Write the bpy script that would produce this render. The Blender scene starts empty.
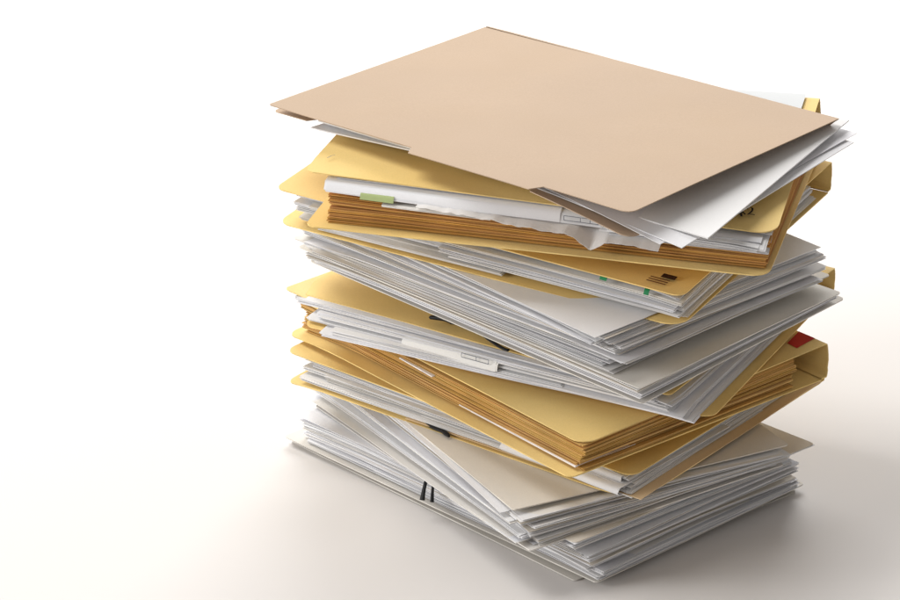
import bpy, math, random
from mathutils import Vector, noise

random.seed(11)
sc = bpy.context.scene
COL = sc.collection
V = Vector

# ------------------------------------------------------------------ materials
def card(name, color, rough=0.8, mottle=0.06, scale=40.0, fibre=0.02, spec=0.25, transl=0.0, drift=0.0):
    m = bpy.data.materials.new(name); m.use_nodes = True
    nt = m.node_tree; N = nt.nodes; L = nt.links
    b = N['Principled BSDF']
    b.inputs['Roughness'].default_value = rough
    b.inputs['Specular IOR Level'].default_value = spec
    at = N.new('ShaderNodeAttribute'); at.attribute_name = 'tint'
    tc = N.new('ShaderNodeTexCoord')
    n1 = N.new('ShaderNodeTexNoise'); n1.inputs['Scale'].default_value = scale; n1.inputs['Detail'].default_value = 5
    n2 = N.new('ShaderNodeTexNoise'); n2.inputs['Scale'].default_value = 900; n2.inputs['Detail'].default_value = 2
    L.new(tc.outputs['Object'], n1.inputs['Vector']); L.new(tc.outputs['Object'], n2.inputs['Vector'])
    mr = N.new('ShaderNodeMapRange'); mr.inputs['To Min'].default_value = 1 - mottle; mr.inputs['To Max'].default_value = 1 + mottle
    mr.inputs['From Min'].default_value = 0.3; mr.inputs['From Max'].default_value = 0.7
    L.new(n1.outputs['Fac'], mr.inputs['Value'])
    mr2 = N.new('ShaderNodeMapRange'); mr2.inputs['To Min'].default_value = 1 - fibre; mr2.inputs['To Max'].default_value = 1 + fibre
    mr2.inputs['From Min'].default_value = 0.3; mr2.inputs['From Max'].default_value = 0.7
    L.new(n2.outputs['Fac'], mr2.inputs['Value'])
    mul = N.new('ShaderNodeMath'); mul.operation = 'MULTIPLY'
    L.new(mr.outputs[0], mul.inputs[0]); L.new(mr2.outputs[0], mul.inputs[1])
    mx = N.new('ShaderNodeMix'); mx.data_type = 'RGBA'; mx.blend_type = 'MULTIPLY'; mx.inputs[0].default_value = 1
    n3 = N.new('ShaderNodeTexNoise'); n3.inputs['Scale'].default_value = scale * .55; n3.inputs['Detail'].default_value = 6; n3.inputs['Roughness'].default_value = .65
    L.new(tc.outputs['Object'], n3.inputs['Vector'])
    mr3 = N.new('ShaderNodeMapRange'); mr3.inputs['From Min'].default_value = .38; mr3.inputs['From Max'].default_value = .68
    L.new(n3.outputs['Fac'], mr3.inputs['Value'])
    mc = N.new('ShaderNodeMix'); mc.data_type = 'RGBA'; mc.inputs['A'].default_value = (*color, 1)
    mc.inputs['B'].default_value = (color[0] * (1 - .25 * drift), color[1] * (1 - .6 * drift), color[2] * (1 - 1.6 * drift), 1)
    L.new(mr3.outputs[0], mc.inputs[0]); L.new(mc.outputs['Result'], mx.inputs['A'])
    L.new(at.outputs['Color'], mx.inputs['B'])
    mx2 = N.new('ShaderNodeMix'); mx2.data_type = 'RGBA'; mx2.blend_type = 'MULTIPLY'; mx2.inputs[0].default_value = 1
    L.new(mx.outputs['Result'], mx2.inputs['A']); L.new(mul.outputs[0], mx2.inputs['B'])
    L.new(mx2.outputs['Result'], b.inputs['Base Color'])
    bp = N.new('ShaderNodeBump'); bp.inputs['Strength'].default_value = 0.06; bp.inputs['Distance'].default_value = 0.0004
    bp.inputs['Strength'].default_value = fibre * 1.6
    L.new(n2.outputs['Fac'], bp.inputs['Height']); L.new(bp.outputs['Normal'], b.inputs['Normal'])
    if transl:
        tr = N.new('ShaderNodeBsdfTranslucent'); ms = N.new('ShaderNodeMixShader'); ms.inputs[0].default_value = transl
        L.new(mx2.outputs['Result'], tr.inputs['Color'])
        L.new(b.outputs[0], ms.inputs[1]); L.new(tr.outputs[0], ms.inputs[2])
        L.new(ms.outputs[0], N['Material Output'].inputs['Surface'])
    return m

M = dict(
    paper=card('white_paper', (.885, .882, .888), .75, .015, 12, .012, transl=.12),
    manila=card('yellow_manila', (.80, .59, .24), .78, .06, 11, .03, drift=.13),
    beige=card('beige_manila', (.48, .358, .256), .8, .03, 9, .03, drift=.05),
    buff=card('buff_card', (.74, .56, .34), .8, .05, 18, .03),
    grey=card('grey_board', (.66, .63, .58), .8, .03, 14, .02),
    brown=card('brown_kraft', (.68, .425, .155), .8, .12, 25, .05, drift=.15),
    white=card('table_white', (.68, .652, .63), .7, .006, 1.2, .0),
    tissue=card('thin_tissue', (.90, .89, .88), .7, .03, 30, .02, transl=.35),
    cord=card('black_cord', (.012, .012, .013), .55, .1, 300, .1),
    ink=card('dark_ink', (.03, .022, .018), .7, .1, 60, .05),
    line=card('printed_ink', (.16, .17, .2), .8, .1, 60, .05),
    green=card('green_tab', (.01, .20, .07), .5, .04, 40, .02),
    lime=card('lime_tab', (.38, .45, .20), .6, .04, 40, .02),
    red=card('red_label', (.55, .03, .02), .6, .06, 40, .03),
    stripe=card('brown_print', (.10, .035, .015), .8, .15, 80, .05),
    tape=card('tape', (.80, .66, .42), .6, .04, 40, .02),
)

# ------------------------------------------------------------------ mesh helpers
class MB:
    def __init__(s): s.v = []; s.f = []; s.t = []; s.sm = []
    def add(s, verts, faces, tint=(1, 1, 1), smooth=False):
        o = len(s.v); s.v += [tuple(p) for p in verts]; s.t += [tint] * len(verts)
        s.f += [tuple(i + o for i in f) for f in faces]; s.sm += [smooth] * len(faces)
    def build(s, name, mat, parent=None):
        me = bpy.data.meshes.new(name); me.from_pydata(s.v, [], s.f); me.update()
        me.polygons.foreach_set('use_smooth', s.sm)
        a = me.attributes.new('tint', 'FLOAT_COLOR', 'POINT')
        a.data.foreach_set('color', [c for t in s.t for c in (*t, 1.0)])
        me.materials.append(mat)
        o = bpy.data.objects.new(name, me); COL.objects.link(o)
        if parent: o.parent = parent
        return o

def empty(name, label, cat, loc=(0, 0, 0), group=None):
    o = bpy.data.objects.new(name, None); COL.objects.link(o); o.empty_display_size = .02
    return tag(o, label, cat, group)

def tag(o, label=None, cat=None, group=None, kind=None):
    if label: o['label'] = label
    if cat: o['category'] = cat
    if group: o['group'] = group
    if kind: o['kind'] = kind
    return o

class Frame:
    """A card or page rectangle: front corner F, far end L of its long edge, far end R of its short edge (metres)."""
    def __init__(s, L, F, R, bz=0.0):
        s.L, s.F, s.R, s.bz = V(L), V(F), V(R), bz          # bz: how far the hidden far corner dips
        s.a = (s.L - s.F).length; s.b = (s.R - s.F).length
        s.ds = (s.L - s.F) / s.a; s.dt = (s.R - s.F) / s.b
        s.n = s.dt.cross(s.ds).normalized()
        if s.n.z < 0: s.n = -s.n
    def pt(s, u, v, z=0.0): return s.F + s.ds * u + s.dt * v + s.n * z + V((0, 0, s.bz * (u / s.a) * (v / s.b)))
    def st(s, x, y):
        d = V((x, y, 0)) - V((s.F.x, s.F.y, 0)); a, b = s.ds, s.dt
        k = a.x * b.y - a.y * b.x
        return (d.x * b.y - d.y * b.x) / k, (a.x * d.y - a.y * d.x) / k
def mm(*c, bz=0): return Frame(*[[x / 1000 for x in p] for p in c], bz / 1000)
def mix(A, B, w): return Frame(A.L.lerp(B.L, w), A.F.lerp(B.F, w), A.R.lerp(B.R, w), A.bz + (B.bz - A.bz) * w)
def up(A, d): return Frame(A.L + V((0, 0, d)), A.F + V((0, 0, d)), A.R + V((0, 0, d)), A.bz)

def wob(seed, amp, freq=7.0):
    o = V((seed * 13.7, seed * 7.1, seed * 3.3))
    return lambda s, t: amp * noise.noise(V((s * freq, t * freq, 0)) + o)

def edge_in(d, r): return r - math.sqrt(max(0.0, r * r - (r - d) ** 2)) if d < r else 0.0

def sheet(mb, fr, rect, th=.0003, z=0.0, yaw=0.0, shift=(0, 0), warp=None, nu=14, nv=10, rad=(0, 0, 0, 0), tabs=(), tint=(1, 1, 1), bend=None):
    """One thin solid sheet. rad: corner radii at F, L, R, B. tabs: (s0, s1, depth) pieces standing out from the t0 edge."""
    s0, s1, t0, t1 = rect
    rF, rL, rR, rB = rad
    S = [s0 + (s1 - s0) * i / nu for i in range(nu + 1)]
    for r, e, d in ((max(rF, rR), s0, 1), (max(rL, rB), s1, -1)):
        if r: S += [e + d * r * k for k in (.04, .13, .29, .5, .75, 1)]
    for a, b, dp in tabs:
        k = abs(dp) * .55
        S += [a - k, a, a + k * .3, b - k * .3, b, b + k]
    S = sorted(set(round(x, 6) for x in S))
    if bend: nv = max(nv, 30)
    lo, hi = [], []
    for s in S:
        l, h = t0, t1
        dF, dL = s - s0, s1 - s
        if rF: l += edge_in(dF, rF)
        if rL: l += edge_in(dL, rL)
        if rR: h -= edge_in(dF, rR)
        if rB: h -= edge_in(dL, rB)
        for a, b, dp in tabs:
            k = abs(dp) * .55
            if a - k < s < b + k:
                f = 1 if a <= s <= b else ((s - a + k) / k if s < a else (b + k - s) / k)
                f = f * f * (3 - 2 * f); l -= dp * f
        lo.append(l); hi.append(h)
    cs, ct = (s0 + s1) / 2, (t0 + t1) / 2
    ca, sa = math.cos(yaw), math.sin(yaw)
    top, bot = [], []
    for i, s in enumerate(S):
        for j in range(nv + 1):
            t = lo[i] + (hi[i] - lo[i]) * j / nv
            q, w = s - cs, t - ct
            ss = cs + q * ca - w * sa + shift[0]; tt = ct + q * sa + w * ca + shift[1]
            d = z + (warp(s, t) if warp else 0)
            if bend and t < bend[0]:                       # edge rolled over a radius, then hanging straight
                r_, mx_ = bend[1], bend[2]
                a_ = min((bend[0] - t) / r_, mx_); ex = (bend[0] - t) - a_ * r_
                dt_ = -(r_ * math.sin(a_) + ex * math.cos(a_)); d -= r_ * (1 - math.cos(a_)) + ex * math.sin(a_)
                tt += (bend[0] + dt_) - t
            top.append(fr.pt(ss, tt, d)); bot.append(fr.pt(ss, tt + (th * .6 if bend and t < bend[0] else 0), d - th))
    n, k = len(S), nv + 1
    g = [(i * k + j, (i + 1) * k + j, (i + 1) * k + j + 1, i * k + j + 1) for i in range(n - 1) for j in range(nv)]
    mb.add(top, [f[::-1] for f in g], tint, True); mb.add(bot, g, tint, True)
    loop = [i * k for i in range(n)] + [(n - 1) * k + j for j in range(1, k)] + [i * k + nv for i in range(n - 2, -1, -1)] + [j for j in range(nv - 1, 0, -1)]
    rv = []; rf = []
    for a in loop: rv += [top[a], bot[a]]
    rt = [tuple(c * k_ for c in tint) for k_ in [random.uniform(.80, 1.12) for _ in loop] for _2 in (0, 1)]
    m = len(loop)
    for i in range(m):
        j = (i + 1) % m
        rf.append((2 * i, 2 * i + 1, 2 * j + 1, 2 * j))
    mb.add(rv, rf, tint, False); mb.t[-len(rv):] = rt

def spine(mb, base, top, bulge=.006, th=.0008, s0=0.0, s1=None, nu=10, m=20, tint=(1, 1, 1), wav=0.0, ends=0.0):
    """The folded back of a file, running along the far long edge from the base leaf up to the top leaf."""
    s1 = s1 or min(base.a, top.a)
    out_, in_ = [], []
    for i in range(nu + 1):
        s = s0 + (s1 - s0) * i / nu
        a, b = base.pt(s, base.b), top.pt(s, top.b)
        o = ((base.dt + top.dt) / 2).normalized()
        for j in range(m + 1):
            f = math.pi * (j / m) - math.pi / 2
            x = abs(math.cos(f)) ** .14 if abs(math.cos(f)) > 1e-6 else 0
            y = .5 + .5 * math.copysign(abs(math.sin(f)) ** .42, math.sin(f))
            p = a.lerp(b, y) + o * (bulge * x * (1 + wav * noise.noise(V((s * 20, y, 3)))) - .0011 * math.exp(-((y - .62) / .05) ** 2) - .0009 * math.exp(-((y - .30) / .05) ** 2))
            out_.append(p); in_.append(p - o * th * (x if x > .2 else .2) + V((0, 0, th * -math.sin(f))))
    k = m + 1
    g = [(i * k + j, (i + 1) * k + j, (i + 1) * k + j + 1, i * k + j + 1) for i in range(nu) for j in range(m)]
    mb.add(out_, g, tint, True); mb.add(in_, [f[::-1] for f in g], tint, True)
    for i in (0, nu):
        mb.add([p for j in range(k) for p in (out_[i * k + j], in_[i * k + j])], [(2 * j, 2 * j + 1, 2 * j + 3, 2 * j + 2) for j in range(m)], tint)

def tube(mb, pts, r, seg=8, flat=1.0, tint=(1, 1, 1), tip=None):
    P = []
    pts = [V(p) for p in pts]
    for i in range(len(pts) - 1):                      # Catmull-Rom
        p0 = pts[max(i - 1, 0)]; p1 = pts[i]; p2 = pts[i + 1]; p3 = pts[min(i + 2, len(pts) - 1)]
        for k in range(6):
            u = k / 6
            P.append(.5 * ((2 * p1) + (p2 - p0) * u + (2 * p0 - 5 * p1 + 4 * p2 - p3) * u * u + (3 * p1 - p0 - 3 * p2 + p3) * u ** 3))
    P.append(pts[-1]); verts = []
    for i, p in enumerate(P):
        d = (P[min(i + 1, len(P) - 1)] - P[max(i - 1, 0)]).normalized()
        x = d.cross(V((0, 0, 1)))
        x = x.normalized() if x.length > .05 else d.cross(V((0, 1, 0))).normalized()
        y = x.cross(d).normalized()
        rr = r
        if tip:
            q = i / (len(P) - 1)
            rr = r * tip(q)
        for k in range(seg):
            a = 2 * math.pi * k / seg
            verts.append(p + x * (math.cos(a) * rr) + y * (math.sin(a) * rr * flat))
    f = [(i * seg + k, i * seg + (k + 1) % seg, (i + 1) * seg + (k + 1) % seg, (i + 1) * seg + k) for i in range(len(P) - 1) for k in range(seg)]
    f += [tuple(range(seg))[::-1], tuple((len(P) - 1) * seg + k for k in range(seg))]
    mb.add(verts, f, tint, True)

def ribbon(mb, fr, pts, w, z, tint=(1, 1, 1)):
    """A flat stroke of ink on a sheet, pts in sheet coordinates."""
    pts = [V((*p, 0)) for p in pts]
    v = []
    for i, p in enumerate(pts):
        d = (pts[min(i + 1, len(pts) - 1)] - pts[max(i - 1, 0)]).normalized()
        n = V((-d.y, d.x, 0)) * w / 2
        for q in (p + n, p - n): v.append(fr.pt(q.x, q.y, z))
    mb.add(v, [(2 * i, 2 * i + 1, 2 * i + 3, 2 * i + 2) for i in range(len(pts) - 1)], tint)

def rnd(a): return random.uniform(-a, a)
WHITES = [(1, 1, 1), (.97, .97, .98), (.985, .975, .955), (.94, .945, .965), (.90, .89, .88), (1, .99, .97), (.93, .94, .95), (1, 1, 1), (.98, .98, 1), (.80, .80, .82), (.95, .92, .86)]
def white(): 
    w = random.choice(WHITES); k = random.uniform(.95, 1.0); return tuple(c * k for c in w)

# ------------------------------------------------------------------ where each leaf lies (mm; L, F, R corners)
T9a = mm([-189.6, 133.1, 1.3], [14.7, -87.0, 1.3], [180.8, 48.9, 1.2])
T9c = mm([-194.0, 129.0, 5.6], [28.9, -97.7, 4.2], [186.4, 52.3, 4.4])
T9b = mm([-183.9, 130.2, 24], [13.8, -103.3, 37.4], [189.8, 35.9, 44.2])
T8a = mm([-171.2, 142.2, 26], [-16.5, -110.6, 36.3], [164.5, -0.9, 46.7])
T8b = mm([-174.6, 162.2, 68], [-27.7, -99.3, 60.5], [167.0, -1.0, 62.0])
T7a = mm([-189.8, 102.0, 66.1], [54.7, -90.7, 63.1], [202.7, 93.1, 69.1])
T7b = mm([-190.4, 108.7, 86.1], [51.9, -85.4, 79.6], [199.1, 98.0, 81.3])
T6a = mm([-191.4, 132.5, 93.3], [9.5, -106.7, 88.7], [197.1, 40.8, 95.1])
T6b = mm([-186.0, 136.5, 117.2], [18.0, -98.3, 108.9], [198.0, 54.9, 115.3])
T5a = mm([-174.9, 62.8, 125.8], [104.8, -77.3, 118.9], [211.4, 133.8, 122.6])
T5b = mm([-180.0, 94.2, 138.2], [76.0, -80.8, 137.1], [208.9, 113.2, 149.5])
T4a = mm([-171.3, 106.9, 157.1], [56.2, -99.7, 139.4], [209.1, 61.3, 147.2])
T4b = mm([-178.9, 94.6, 173.5], [53.9, -108.2, 154.2], [205.7, 55.0, 154.4], bz=-6)
T4c = mm([-183.3, 109.1, 174.6], [45.8, -96.5, 168.9], [198.7, 64.6, 163.5])
T4d = mm([-177.4, 117.7, 199.7], [24.2, -104.9, 189.0], [188.9, 32.8, 198.1])
T3a = mm([-191.2, 68.7, 201.8], [80.5, -87.6, 189.3], [203.0, 114.1, 209.7])
T3b = mm([-192.5, 64.9, 228.8], [80.9, -89.5, 211.5], [202.5, 113.0, 231.4])
T2a = mm([-167.7, -19.4, 233.7], [135.2, -98.8, 229.6], [196.6, 128.5, 237.0])
T2b = mm([-166.5, -11.3, 271.7], [141.6, -81.2, 253.7], [195.8, 148.1, 267.2], bz=-22)
P1 = mm([-166.4, 57.7, 276.4], [50.0, -78.0, 274.5], [180.0, 61.7, 272.0])
T1a = mm([-193.3, 86.3, 278.3], [45.2, -113.4, 278.0], [184.2, 64.0, 269.0], bz=9)
S1 = mm([-160.5, 54.0, 282.8], [93.7, -118.0, 264.0], [206.5, 70.0, 277.5], bz=-15)
S2 = mm([-161.5, 72.9, 281.5], [63.7, -121.8, 278.3], [211.0, 60.0, 271.8], bz=-2)
S3 = mm([-160.5, 60.7, 280.0], [77.1, -126.9, 276.0], [207.3, 48.0, 269.8], bz=-2)
T1b = mm([-196.2, 78.5, 286.0], [43.7, -120.9, 282.1], [198.2, 58.1, 282.9])

# ------------------------------------------------------------------ the surface
mb = MB()
n = 24
mb.add([(-6 + 12 * i / n, -3 + 9 * j / n, 0) for i in range(n + 1) for j in range(n + 1)],
       [(i * (n + 1) + j, (i + 1) * (n + 1) + j, (i + 1) * (n + 1) + j + 1, i * (n + 1) + j + 1) for i in range(n) for j in range(n)], smooth=True)
tag(mb.build('table_surface', M['white']), kind='structure')

# ------------------------------------------------------------------ tied bundles of paper
def pages(parent, A, B, n, rect, jit=.0012, clump=.003, amp=.0012, th=.00031, mat='paper', w0=.0, w1=1.0, name='page', tints=None, sag=0.0, wpow=1.0, yawj=.003, fan=0.0, nu=14, nv=10, lean=0.0):
    cs, cy, cf, cl, csd, cw, cr = (0, 0), 0, 0, 0, 0, 0, 0
    left = 0; pos = []; z = 0.0; starts = []
    for i in range(n):                                  # sheets lie in small batches with looser gaps between them
        st = left <= 0
        if st: left = random.randint(2, 8) if mat == 'paper' else random.randint(4, 10)
        z += random.uniform(2.0, 3.8) if st and mat == 'paper' else random.uniform(.75, 1.25)
        pos.append(z); starts.append(st); left -= 1
    for i in range(n):
        if starts[i]:
            cs, cy = (rnd(clump), rnd(clump)), rnd(yawj * 2)
            cr, cf, cl, csd, cw = random.uniform(-.004, .001), random.uniform(-.0034, .0016), random.uniform(-.004, .0016), random.random() * 60, random.uniform(.5, 1.3)
            if mat != 'paper': cf *= .3; cl *= .3; cr *= .2
        w = w0 + (w1 - w0) * ((pos[i] - .5) / (pos[-1] + .5))
        f = mix(A, B, w)
        tn = (.86, .80, .70) if i % 17 == 9 and mat == 'paper' else (tints or white)()
        wa = wob(csd + i * .012, amp * cw, 6); wb = wob(i * 1.7 + 40, amp * .12, 14)
        ki = random.uniform(.7, 1.3)
        def warp(s, t, wa=wa, wb=wb, f=f, w=w, cf=cf * ki, cl=cl * ki):
            d = wa(s, t) + wb(s, t)
            d += cf * max(0, (.07 - s) / .07) ** 2 * max(0, 1 - t / .12) + cl * max(0, (s - f.a + .09) / .09) ** 2 * max(0, 1 - t / .14)
            d += cr * ki * max(0, (.09 - s) / .09) ** 2 * max(0, (t - f.b + .12) / .12)
            if fan: d -= fan * max(0, (s - f.a * .72) / (f.a * .28)) ** 2 * (1 - w)
            return d
        m_ = MB()
        sheet(m_, f, (rect[0], rect[1], rect[2] + lean * (1 - w), rect[3]), th, 0, rnd(yawj * .35) + cy, (cs[0] + rnd(jit), cs[1] + rnd(jit)), warp, nu, nv, tint=tn)
        m_.build(name, M[mat], parent)

def board(parent, name, f, mat='grey', th=.0009, z=0, rad=(.003,) * 4, warp=None, rect=None, tint=(1, 1, 1), tabs=(), nu=18, nv=12, yaw=0, label=None):
    m_ = MB(); sheet(m_, f, rect or (0, f.a, 0, f.b), th, z, yaw, (0, 0), warp, nu, nv, rad, tabs, tint)
    o = m_.build(name, M[mat], parent)
    if label: o['label'] = label
    return o

def dark_white():
    w = random.choice(WHITES); k = random.uniform(.84, .99); return tuple(c * k for c in w)

# bottom bundle
b9 = empty('paper_bundle', 'lowest bundle of papers between grey boards, lying on the white table', 'paper bundle')
board(b9, 'back_cover', T9a, warp=wob(1, .0006), tint=(.97, .97, .97))
board(b9, 'cover_board', T9c, warp=wob(2, .0008), z=.001, label='second grey board just above the lowest one')
pages(b9, up(T9c, .0022), up(T9b, -.0015), 58, (.002, .300, .002, .206), amp=.0018, clump=.0055, yawj=.007, tints=white, lean=.003)
board(b9, 'front_cover', T9b, 'paper', .0004, warp=wob(9, .0012), tint=(.93, .93, .95), rad=(0, 0, 0, 0))
board(b9, 'divider_card', up(T9b, .0012), 'grey', .0007, rect=(0, .10, 0, T9b.b), rad=(.004, 0, .003, 0), tint=(.98, .94, .88), label='narrow tan grey card at the top of the bundle')
mb = MB()
for q in ([(-.0850, .0160, .0310), (-.0872, .0088, .0280), (-.0886, .0060, .0225), (-.0896, .0040, .0165)], [(-.0795, .0120, .0300), (-.0818, .0058, .0275), (-.0824, .0036, .0225), (-.0827, .0018, .0160)]):
    tube(mb, q, .0017 if q[0][0] < -.08 else .0012, flat=.6, tip=lambda u: .8 + .45 * u ** 3)
mb.build('binding_cord', M['cord'], b9)

# the bundle turned on top of it
b8 = empty('paper_bundle', 'grey covered paper bundle turned askew on the lowest bundle, black cord end on its cover', 'paper bundle')
board(b8, 'back_cover', up(T8a, .0002), warp=wob(3, .0008), tint=(1.02, 1.02, 1.04))
pages(b8, up(T8a, .001), up(T8b, -.001), 56, (.001, .296, .001, .209), amp=.0024, clump=.0065, yawj=.009, tints=white)
board(b8, 'front_cover', T8b, warp=wob(4, .0008), z=.0005, tint=(1.03, 1.0, .96))
mb = MB()
tube(mb, [(-.0900, .0330, .0660), (-.0860, .0246, .0660), (-.0799, .0167, .0664), (-.0749, .0118, .0666), (-.0705, .0030, .0664)], .0016, flat=.5, tip=lambda u: 1.0 + .5 * u if u < .85 else 1.4 * (1.05 - u) / .2 + .12)
mb.build('binding_cord', M['cord'], b8)

# the two grey bundles in the middle
b4 = empty('paper_bundle', 'thin light grey bound report beneath the thicker grey bundle, its corner overhanging the yellow files', 'paper bundle')
board(b4, 'back_cover', T4a, warp=wob(5, .0008), th=.0007, tint=(1.05, 1.05, 1.05))
pages(b4, up(T4a, .0006), up(T4b, -.0006), 11, (.003, .303, .002, .216), amp=.001, clump=.002)
board(b4, 'front_cover', T4b, warp=wob(6, .0008), th=.0007, tint=(1.08, 1.09, 1.10))
mb = MB()
tube(mb, [(-.0640, .0240, .1440), (-.0720, .0300, .1440), (-.0800, .0345, .1435), (-.0826, .0340, .1440), (-.0760, .0300, .1452), (-.0700, .0250, .1452), (-.0686, .0241, .1445)], .0021, flat=.7)
tube(mb, [(-.0700, .0270, .1430), (-.0590, .0250, .1420), (-.0500, .0140, .1418), (-.0430, .0020, .1412), (-.0345, -.0120, .1410), (-.0300, -.0160, .1409)], .0016, flat=.5)
mb.build('binding_cord', M['cord'], b4)

b4 = empty('paper_bundle', 'thick bundle of white papers on a grey board, midway up the pile', 'paper bundle')
board(b4, 'back_cover', T4c, warp=wob(7, .0012), th=.0008)
pages(b4, up(T4c, .001), up(T4d, -.001), 50, (.001, .297, .001, .211), amp=.0018, clump=.005, yawj=.006, tints=white)
board(b4, 'front_cover', T4d, mat='paper', warp=wob(8, .0008), th=.0004, z=.0004, rad=(0, 0, 0, 0), tint=(.95, .945, .94), rect=(0, .297, 0, .211))

for i in range(9):
    w_ = (i + .6) / 9.6
    f = mix(up(T4b, .001), up(T4c, -.0015), w_); m_ = MB()
    sheet(m_, f, (.034 - .02 * w_ + rnd(.006), .300, .001 + rnd(.002), .190), .00035, 0, rnd(.012), (rnd(.004), rnd(.002)), wob(90 + i * .05, .0012, 6), 14, 9, tint=white())
    tag(m_.build('paper_sheet', M['paper']), 'loose white sheet wedged between the thin grey report and the thicker grey bundle above it', 'paper', 'sheets wedged between the two grey bundles')
# ------------------------------------------------------------------ folders
def folder(label, A, B, mat='manila', bulge=.006, rA=(.009,) * 4, rB=(.009,) * 4, warpA=None, warpB=None, tabsA=(), tabsB=(), th=.0008, tintA=(1, 1, 1), tintB=(1, 1, 1), inset=.006, name='file_folder', cat='folder', sp=True):
    r = empty(name, label, cat)
    A2 = Frame(A.L, A.F, A.F + A.dt * (A.b - inset), A.bz); B2 = Frame(B.L, B.F, B.F + B.dt * (B.b - inset), B.bz)
    board(r, 'back_cover', A2, mat, th, 0, (rA[0], rA[1], 0, 0), warpA, tint=tintA, tabs=tabsA)
    board(r, 'front_cover', B2, mat, th, 0, (rB[0], rB[1], 0, 0), warpB, tint=tintB, tabs=tabsB)
    if sp:
        m_ = MB(); spine(m_, A2, B2, bulge, th, wav=.4); m_.build('spine', M[mat], r)
    return r, A2, B2

def documents(A, B, w0, w1, n, rect, label, group, pg=(4, 7), jit=.004, yawj=.02, amp=.0010, droop=0.0, fanL=0.0, name='paper_document', cat='document', tints=white, ragged=.6, th=.00034):
    """Stapled sheaves, each one an object, filling the gap between two leaves from w0 to w1."""
    out = []
    for i in range(n):
        wa = w0 + (w1 - w0) * i / n; wb = w0 + (w1 - w0) * (i + .92) / n
        k = random.randint(*pg); sh = (rnd(jit), rnd(jit)); yw = rnd(yawj); base = tints()
        sd = random.random() * 50; m_ = MB()
        r0 = rect
        if ragged and random.random() < ragged: r0 = (rect[0] + random.uniform(.0, .14) * (random.random() < .55), rect[1] - random.uniform(.001, .03) - .10 * (random.random() < .25), rect[2] - random.uniform(-.001, .0055), rect[3] - random.uniform(0, .04))
        lf = random.uniform(-.0015, .0028); dg = random.uniform(0, .004)
        for j in range(k):
            f = mix(A, B, wa + (wb - wa) * j / max(k - 1, 1))
            w1_ = wob(sd + j * .02, amp, 6); w2_ = wob(sd + j * 3.1, amp * .2, 15)
            def warp(s, t, w1_=w1_, w2_=w2_, j=j):
                d = w1_(s, t) + w2_(s, t) - lf * max(0, (.02 - t) / .02) ** 2 - dg * max(0, (.03 - s) / .03) ** 2 * max(0, (.06 - t) / .06)
                if droop: d -= droop * max(0, (.012 - t + sh[1]) / .02) ** 2
                if fanL: d -= fanL * max(0, (s - .22) / .075) ** 2 * (1 - (wa + wb) / 2)
                return d
            c = random.uniform(.97, 1.0)
            sheet(m_, f, r0, th, 0, yw + rnd(.003), (sh[0] + rnd(.0009), sh[1] + rnd(.0007)), warp, 14, 9, tint=tuple(x * c for x in base))
        o = tag(m_.build(name, M['paper']), label, cat, group)
        out.append((o, mix(A, B, wb), sh, yw))
    return out

def folded(fr, rect, label, group=None, bend=(.004, .005, 1.5), pg=3, tint=(1, 1, 1), warp=None, lines=(), gap=.0006, mat='paper', name='paper_document', cat='document'):
    m_ = MB()
    for k in range(pg):
        sheet(m_, fr, (rect[0] + rnd(.001), rect[1] + rnd(.001), rect[2] + k * .0012, rect[3]), .0004, -k * gap, rnd(.002), (0, 0), warp, 24, 10, tint=tint, bend=bend)
    return tag(m_.build(name, M[mat], None), label, cat, group)
# ---- lowest yellow folder, full of curled papers
r7, A, B = folder('lowest yellow folder, thick with white papers and sitting on the grey tied bundles', T7a, T7b, rA=(.030, .008, 0, 0),
                  warpA=lambda s, t: .001 * noise.noise(V((s * 7, t * 7, 2))) - .002 * max(0, (s - .27) / .04) ** 2 * max(0, 1 - t / .1), warpB=wob(12, .001), tintA=(.98, .98, .98))
documents(up(A, .001), up(B, -.001), .02, .97, 9, (.008, .300, .004, .209), 'white stapled papers inside the lowest yellow folder', 'papers inside the lowest yellow folder', pg=(4, 7), amp=.0018, jit=.004, yawj=.016)

mb = MB(); sheet(mb, up(A, .0018), (-.002, .20, .001, .228), .0004, 0, -.006, (0, 0), wob(88, .0012, 9), tint=(.95, .93, .92))
tag(mb.build('paper_sheet', M['buff']), 'tan paper sheet jutting out lowest at the front of the lowest yellow folder', 'paper')
for k, (w_, sx, tt, rr, lab) in enumerate(((.30, .006, -.010, .0030, 'white paper folded double at the front corner of the lowest folder'), (.62, .010, -.006, .0022, 'white paper with a rolled edge above the doubled one in the lowest folder'))):
    mb = MB(); sheet(mb, mix(A, B, w_), (sx, .11, tt - .006, .12), .0004, .0035, .05 - .04 * k, (0, 0), wob(80 + k, .001, 20), 20, 30, tint=(.97, .96, .95), bend=(tt + .008, rr, 3.0))
    tag(mb.build('paper_sheet', M['paper']), lab, 'paper')
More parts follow.
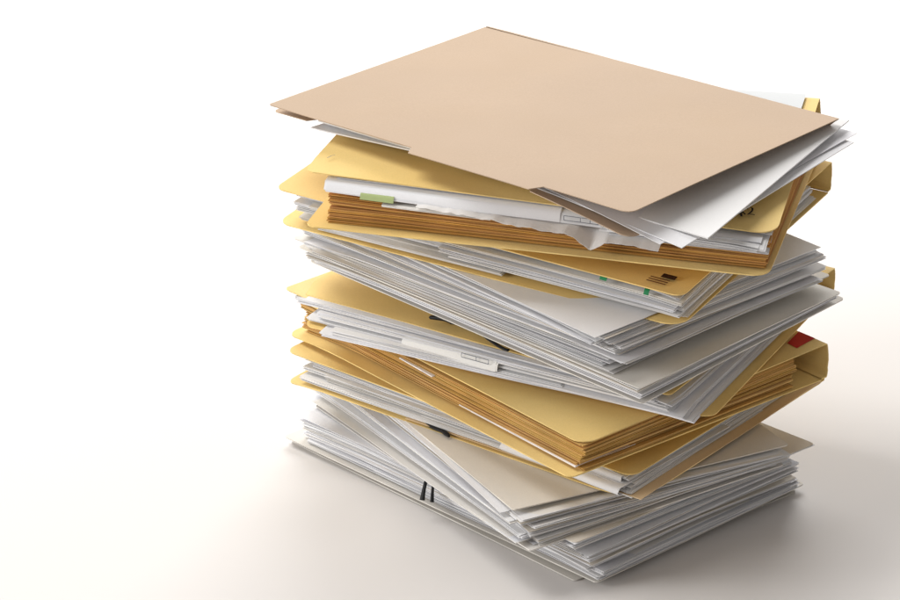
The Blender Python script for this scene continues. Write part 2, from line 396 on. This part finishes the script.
# ---- thick yellow file of brown pages
r6, A, B = folder('thick yellow file packed with brown pages, red label on its cover near the spine', T6a, T6b, rA=(.006, .012, 0, 0), rB=(.012,) * 4,
                  warpA=lambda s, t: -.004 * max(0, (s - .24) / .07) ** 2 * max(0, 1 - t / .12), warpB=lambda s, t: .0016 * math.sin(min(s / .31, 1) * math.pi), name='thick_file', cat='file')
def browns():
    k = random.uniform(.70, 1.06); return (k, k * random.uniform(.94, 1.06), k * random.uniform(.8, 1.15))
pages(r6, up(A, .0012), up(B, -.0012), 36, (.002, .302, .002, .205), jit=.0015, clump=.0018, amp=.0016, th=.00046, mat='brown', tints=browns, fan=.006, lean=.010)
mb = MB()
for w_, r_, lab in ((.20, (.004, .125, .0068, .06), 'long white slip among the lower brown pages of the thick file'), (.78, (.150, .188, .0005, .03), 'short white slip sticking out of the upper brown pages of the thick file')):
    m_ = MB(); sheet(m_, mix(A, B, w_), r_, (.0011 if w_ < .5 else .0008), 0, .012 if w_ < .5 else .05, nu=8, nv=4, tint=(1, .96, .95)); tag(m_.build('paper_slip', M['paper']), lab, 'paper slip')
f = B; q = [f.st(*p) for p in ((.1794, .0725), (.1896, .0617), (.1750, .0458), (.1690, .0536))]
mb.add([f.pt(a, b, .0004 + .0016 * math.sin(min(a / .31, 1) * math.pi)) for a, b in q], [(0, 1, 2, 3)])
mb.build('label_patch', M['red'], r6)

# ---- yellow folder with loose papers resting on the thick file
r5, A, B = folder('yellow folder with loose white papers lying on the thick brown file', T5a, T5b, rB=(.004, .004, 0, 0), warpB=wob(15, .001), tintB=(.97, .95, .93), tintA=(1, .97, .93))
board(r5, 'inner_flap', mm([-189.4, 93.2, 141.5], [-173.0, 84.5, 137.5], [-84.9, 187.8, 131.1]), 'manila', .0007, rad=(0, .005, 0, 0), tint=(1.05, 1.1, 1.25), label='pale flap sticking out past the cover')
documents(up(A, .001), up(B, -.001), .03, .97, 9, (.012, .306, -.005, .202), 'white stapled papers inside the folder resting on the thick brown file', 'papers inside the folder on the thick file', pg=(4, 7), amp=.0014, jit=.005, yawj=.014)

fm = folded(mix(A, B, .70), (.138, .215, -.0165, .10), 'printed form with ruled boxes among the papers on the thick brown file', bend=(-.006, .0042, 1.35), tint=(.97, .96, .92), pg=2, warp=wob(77, .0006, 9))
mb = MB(); e = mix(A, B, .70); e = Frame(e.L, e.F - e.dt * .0042, e.F - e.dt * .0042 + V((0, 0, .1)))
for z_ in (-.0006, -.0037): ribbon(mb, e, [(.144, z_), (.166, z_)], .0005, .0092)
for a_ in (.144, .154, .166): ribbon(mb, e, [(a_, -.0006), (a_, -.0037)], .0005, .0092)
mb.build('printed_boxes', M['line'], fm)
# ---- yellow folder with green tabs
r3, A, B = folder('yellow folder with green page tabs and a striped stamp on its cover', T3a, T3b, rA=(.014, .010, 0, 0), rB=(.008, .008, 0, 0), bulge=.005,
                  warpA=lambda s, t: .0008 * noise.noise(V((s * 6, t * 6, 21))), warpB=lambda s, t: .0008 * noise.noise(V((s * 6, t * 6, 25))), tintB=(1, .97, .95))
d3 = documents(up(A, .001), up(B, -.001), .03, .97, 11, (.005, .304, .006, .208), 'white stapled papers inside the folder that has green page tabs', 'papers inside the folder with green tabs', pg=(4, 7), amp=.0014, jit=.004, yawj=.014)
for k, (a_, w_) in enumerate(((.055, .955), (.024, .90))):
    mb = MB(); sheet(mb, mix(A, B, w_), (a_, a_ + (.005 if k == 0 else .0035), (-.0014 if k == 0 else -.0024), .03), .0004, .0006, nu=3, nv=30, bend=(.003, .003, 1.2))
    tag(mb.build('index_tab', M['green']), ('dark green page tab just below the stamped cover', 'small dark green page tab nearest the front corner of the stamped folder')[k], 'page tab')
mb = MB()
sx, sy = B.st(.0660, -.0690)
for k in range(3): ribbon(mb, B, [(sx + .006, sy - .0035 + k * .0030), (sx - .008, sy - .0035 + k * .0030)], .0013, .0015, (1.5, 1.5, 1.5))
ribbon(mb, B, [(sx + .000, sy + .0075), (sx - .010, sy + .0075)], .0055, .0016, (.4, .4, .4))
mb.build('stamp', M['stripe'], r3)

# ---- upper yellow file with dividers
r2, A, B = folder('upper yellow file with brown dividers and a handwritten mark, just beneath the beige folder', T2a, T2b, rA=(.012, .008, 0, 0), rB=(.014, .006, 0, 0), bulge=.006,
                  warpA=lambda s, t: .0008 * noise.noise(V((s * 6, t * 6, 31))), warpB=lambda s, t: .0010 * noise.noise(V((s * 5, t * 5, 35))) - .002 * max(0, 1 - t / .03) ** 2, name='divider_file', cat='file')
def rusts():
    k = random.uniform(.72, .98); return (k, k * random.uniform(.80, .92), k * random.uniform(.6, .85))
pages(r2, up(A, .0012), up(B, -.001), 18, (.004, .300, .009, .222), jit=.0012, clump=.001, amp=.0010, th=.00055, mat='brown', w0=0.0, w1=.55, tints=rusts, name='divider')
pages(r2, up(A, .0012), up(B, -.001), 3, (.004, .302, .008, .222), jit=.0012, clump=.001, amp=.0010, th=.00055, mat='brown', w0=.62, w1=.72, tints=rusts, name='divider')
documents(A, B, .58, .62, 1, (.20, .301, -.002, .20), 'thin white document between the brown dividers', 'thin document between dividers', pg=(3, 3), amp=.0008, jit=.001, yawj=.002)
g1 = mix(A, B, .86)
dr = folded(g1, (.142, .302, -.0075, .19), 'white document whose long edge curls smoothly down over the brown dividers', bend=(.004, .0055, 1.45), tint=(1, 1, 1.01), warp=wob(71, .0008, 9))
dp = folded(mix(A, B, .845), (.112, .290, -.0065, .19), 'grey printed form showing ruled boxes along its curled edge', bend=(.004, .0052, 1.45), tint=(.90, .91, .92), warp=wob(72, .0008, 9))
mb = MB(); e = mix(A, B, .845)
for a_, b_, z_ in ((.116, .139, -.0020), (.116, .139, -.0052), ):
    ribbon(mb, Frame(e.L, e.F, e.F + V((0, 0, .1))), [(a_, z_), (b_, z_)], .0005, .0030)
for a_ in (.116, .1215, .128, .139):
    ribbon(mb, Frame(e.L, e.F, e.F + V((0, 0, .1))), [(a_, -.0020), (a_, -.0052)], .0005, .0030)
mb.build('printed_boxes', M['line'], dp)
documents(A, B, .875, .93, 2, (.006, .298, .004, .20), 'pale papers directly under the cover of the upper yellow file', 'papers under the cover of the upper yellow file', pg=(2, 3), amp=.0006, jit=.004, yawj=.008)
documents(A, B, .57, .80, 5, (.006, .110, -.002, .15), 'short white sheaf at the front corner of the upper yellow file', 'short sheaves at the front corner of the upper yellow file', pg=(2, 4), amp=.0014, jit=.006, yawj=.04, droop=.002, ragged=0)
mb = MB(); sheet(mb, mix(A, B, .705), (.254, .277, -.0042, .03), .0003, 0, bend=(.002, .003, 1.2), nu=6, nv=30)
tag(mb.build('sticky_tab', M['lime']), 'pale green sticky tab poking out above the brown dividers', 'sticky note')
def tis(s, t):
    q = max(0, (.012 - t) / .026)
    cr_ = abs(noise.noise(V((s * 55 + t * 40, t * 30, 4)))) + .6 * abs(noise.noise(V((s * 120 - t * 60, 3, 8))))
    return -.0060 * q * (.5 + .5 * math.cos(min(1, max(0, (s - .10) / .13)) * math.pi)) * (1.0 + 1.5 * max(0, 1 - abs(s - .116) / .010) - .4 * max(0, 1 - abs(s - .133) / .010)) - .0030 * q * cr_
mb = MB(); sheet(mb, mix(A, B, .63), (.070, .235, -.012, .12), .0002, 0, .045, (0, .004), tis, 110, 22, tint=(1, 1, 1))
tag(mb.build('tissue_paper', M['tissue']), 'thin crumpled translucent sheet sagging out of the brown dividers', 'paper')
# ink on the cover
mb = MB()
def inkpt(a_, b_): return B.st(.1268 + .00062 * a_, -.0545 - .00172 * b_)
for st in ([(-3, -2), (-1.5, -3.6), (1, -4), (3, -3), (2.6, -1), (0, 1), (-3.5, 3), (0, 2.6), (4, 3)], [(-12, -2), (-9, -2.6), (-6, -3.4)], [(-8.6, -6), (-9.4, -1), (-10.6, 5)], [(-9, -1), (-12.5, 3)], [(-9, 0), (-6, 3)], [(9, -14), (11, -17)], [(6, -9), (8.5, -11.5), (12, -13)]):
    ribbon(mb, B, [inkpt(*q_) for q_ in st], .0013, .0016)
mb.build('handwriting', M['ink'], r2)
mb = MB(); ribbon(mb, B, [B.st(-.1528, .0066), B.st(-.1500, .0118), B.st(-.1477, .0135)], .0005, .0022); mb.build('pen_mark', M['line'], r2)

# ---- beige folder on top
wT1 = lambda s, t: .0006 * noise.noise(V((s * 5, t * 5, 41)))
def tip(k, s0, b): return lambda s, t: -k * max(0, (s0 - s) / s0) ** 1.3 * max(0, 1 - max(t, 0) / b)
def wT1b(s, t): return .0008 * noise.noise(V((s * 5, t * 5, 45)))
def wT1a(s, t): return wT1(s, t) + tip(.0165, .12, .236)(s, t)
r1, A, B = folder('plain beige manila folder lying closed on top of the whole pile', T1a, T1b, mat='beige', bulge=.003, rA=(.010, .004, 0, 0), rB=(.007, .003, 0, 0), warpA=wT1a, warpB=wT1b, tabsA=((.090, .272, -.014),), tabsB=((.074, .176, .0095),), th=.0006, inset=.003)

def loose(f, label, group=None, warp=None, rect=None, th=.0003, tint=(1, 1, 1), name='paper_sheet', z=0):
    m_ = MB(); sheet(m_, f, rect or (0, f.a, 0, f.b), th, z, 0, (0, 0), warp, 18, 12, tint=tint)
    return tag(m_.build(name, M['paper']), label, 'paper', group)
loose(S1, 'wide white sheet poking out furthest from under the beige folder, reaching over the handwritten mark', warp=wob(51, .0005), tint=(.96, .955, .94), th=.0009)
loose(S2, 'white sheet whose front corner dips below the beige folder tip', warp=tip(.0170, .13, .24), tint=(.98, .98, 1))
loose(S3, 'white sheet fanned between the dipping sheet and the wide one under the beige folder', warp=tip(.0150, .16, .230), tint=(.97, .97, .98), th=.0006)
loose(P1, 'white sheet edge showing at the far end below the beige folder', warp=wob(54, .0006), th=.0009)
P2 = mix(T2b, T2b, 0); 
loose(up(T2b, .002), 'pale sheet at the back corner behind the beige folder, beside the file spine', rect=(.010, .20, .130, .236), tint=(.80, .82, .82))

# ------------------------------------------------------------------ light
def area(name, loc, target, size, power, color=(1, 1, 1), sy=None):
    l = bpy.data.lights.new(name, 'AREA'); l.energy = power; l.size = size; l.color = color
    if sy: l.shape = 'RECTANGLE'; l.size_y = sy
    o = bpy.data.objects.new(name, l); COL.objects.link(o); o.location = loc
    o.rotation_euler = (V(target) - V(loc)).to_track_quat('-Z', 'Y').to_euler()
    return o
area('key_light', (-1.5, .40, 3.0), (0, .05, .12), 1.7, 74, (1, .99, .975))
area('side_light', (-3.8, -1.05, 1.35), (0, .0, .14), 1.7, 108, (1, .995, .99))
area('background_light', (.25, 2.9, 1.5), (.1, 1.7, 0), 1.8, 92)

w = bpy.data.worlds.new('World'); sc.world = w; w.use_nodes = True
bg = w.node_tree.nodes['Background']; bg.inputs[0].default_value = (1, .955, .915, 1); bg.inputs[1].default_value = .35

# ------------------------------------------------------------------ camera
cam = bpy.data.cameras.new('camera'); co = bpy.data.objects.new('camera', cam); COL.objects.link(co)
cam.sensor_width = 36; cam.lens = 2917 / 900 * 36; cam.clip_end = 100
co.location = (-.07, -1.84, .946); co.rotation_euler = (math.pi / 2 - .3984, 0, 0)
sc.camera = co
sc.view_settings.view_transform = 'Standard'; sc.view_settings.look = 'None'; sc.view_settings.exposure = 0
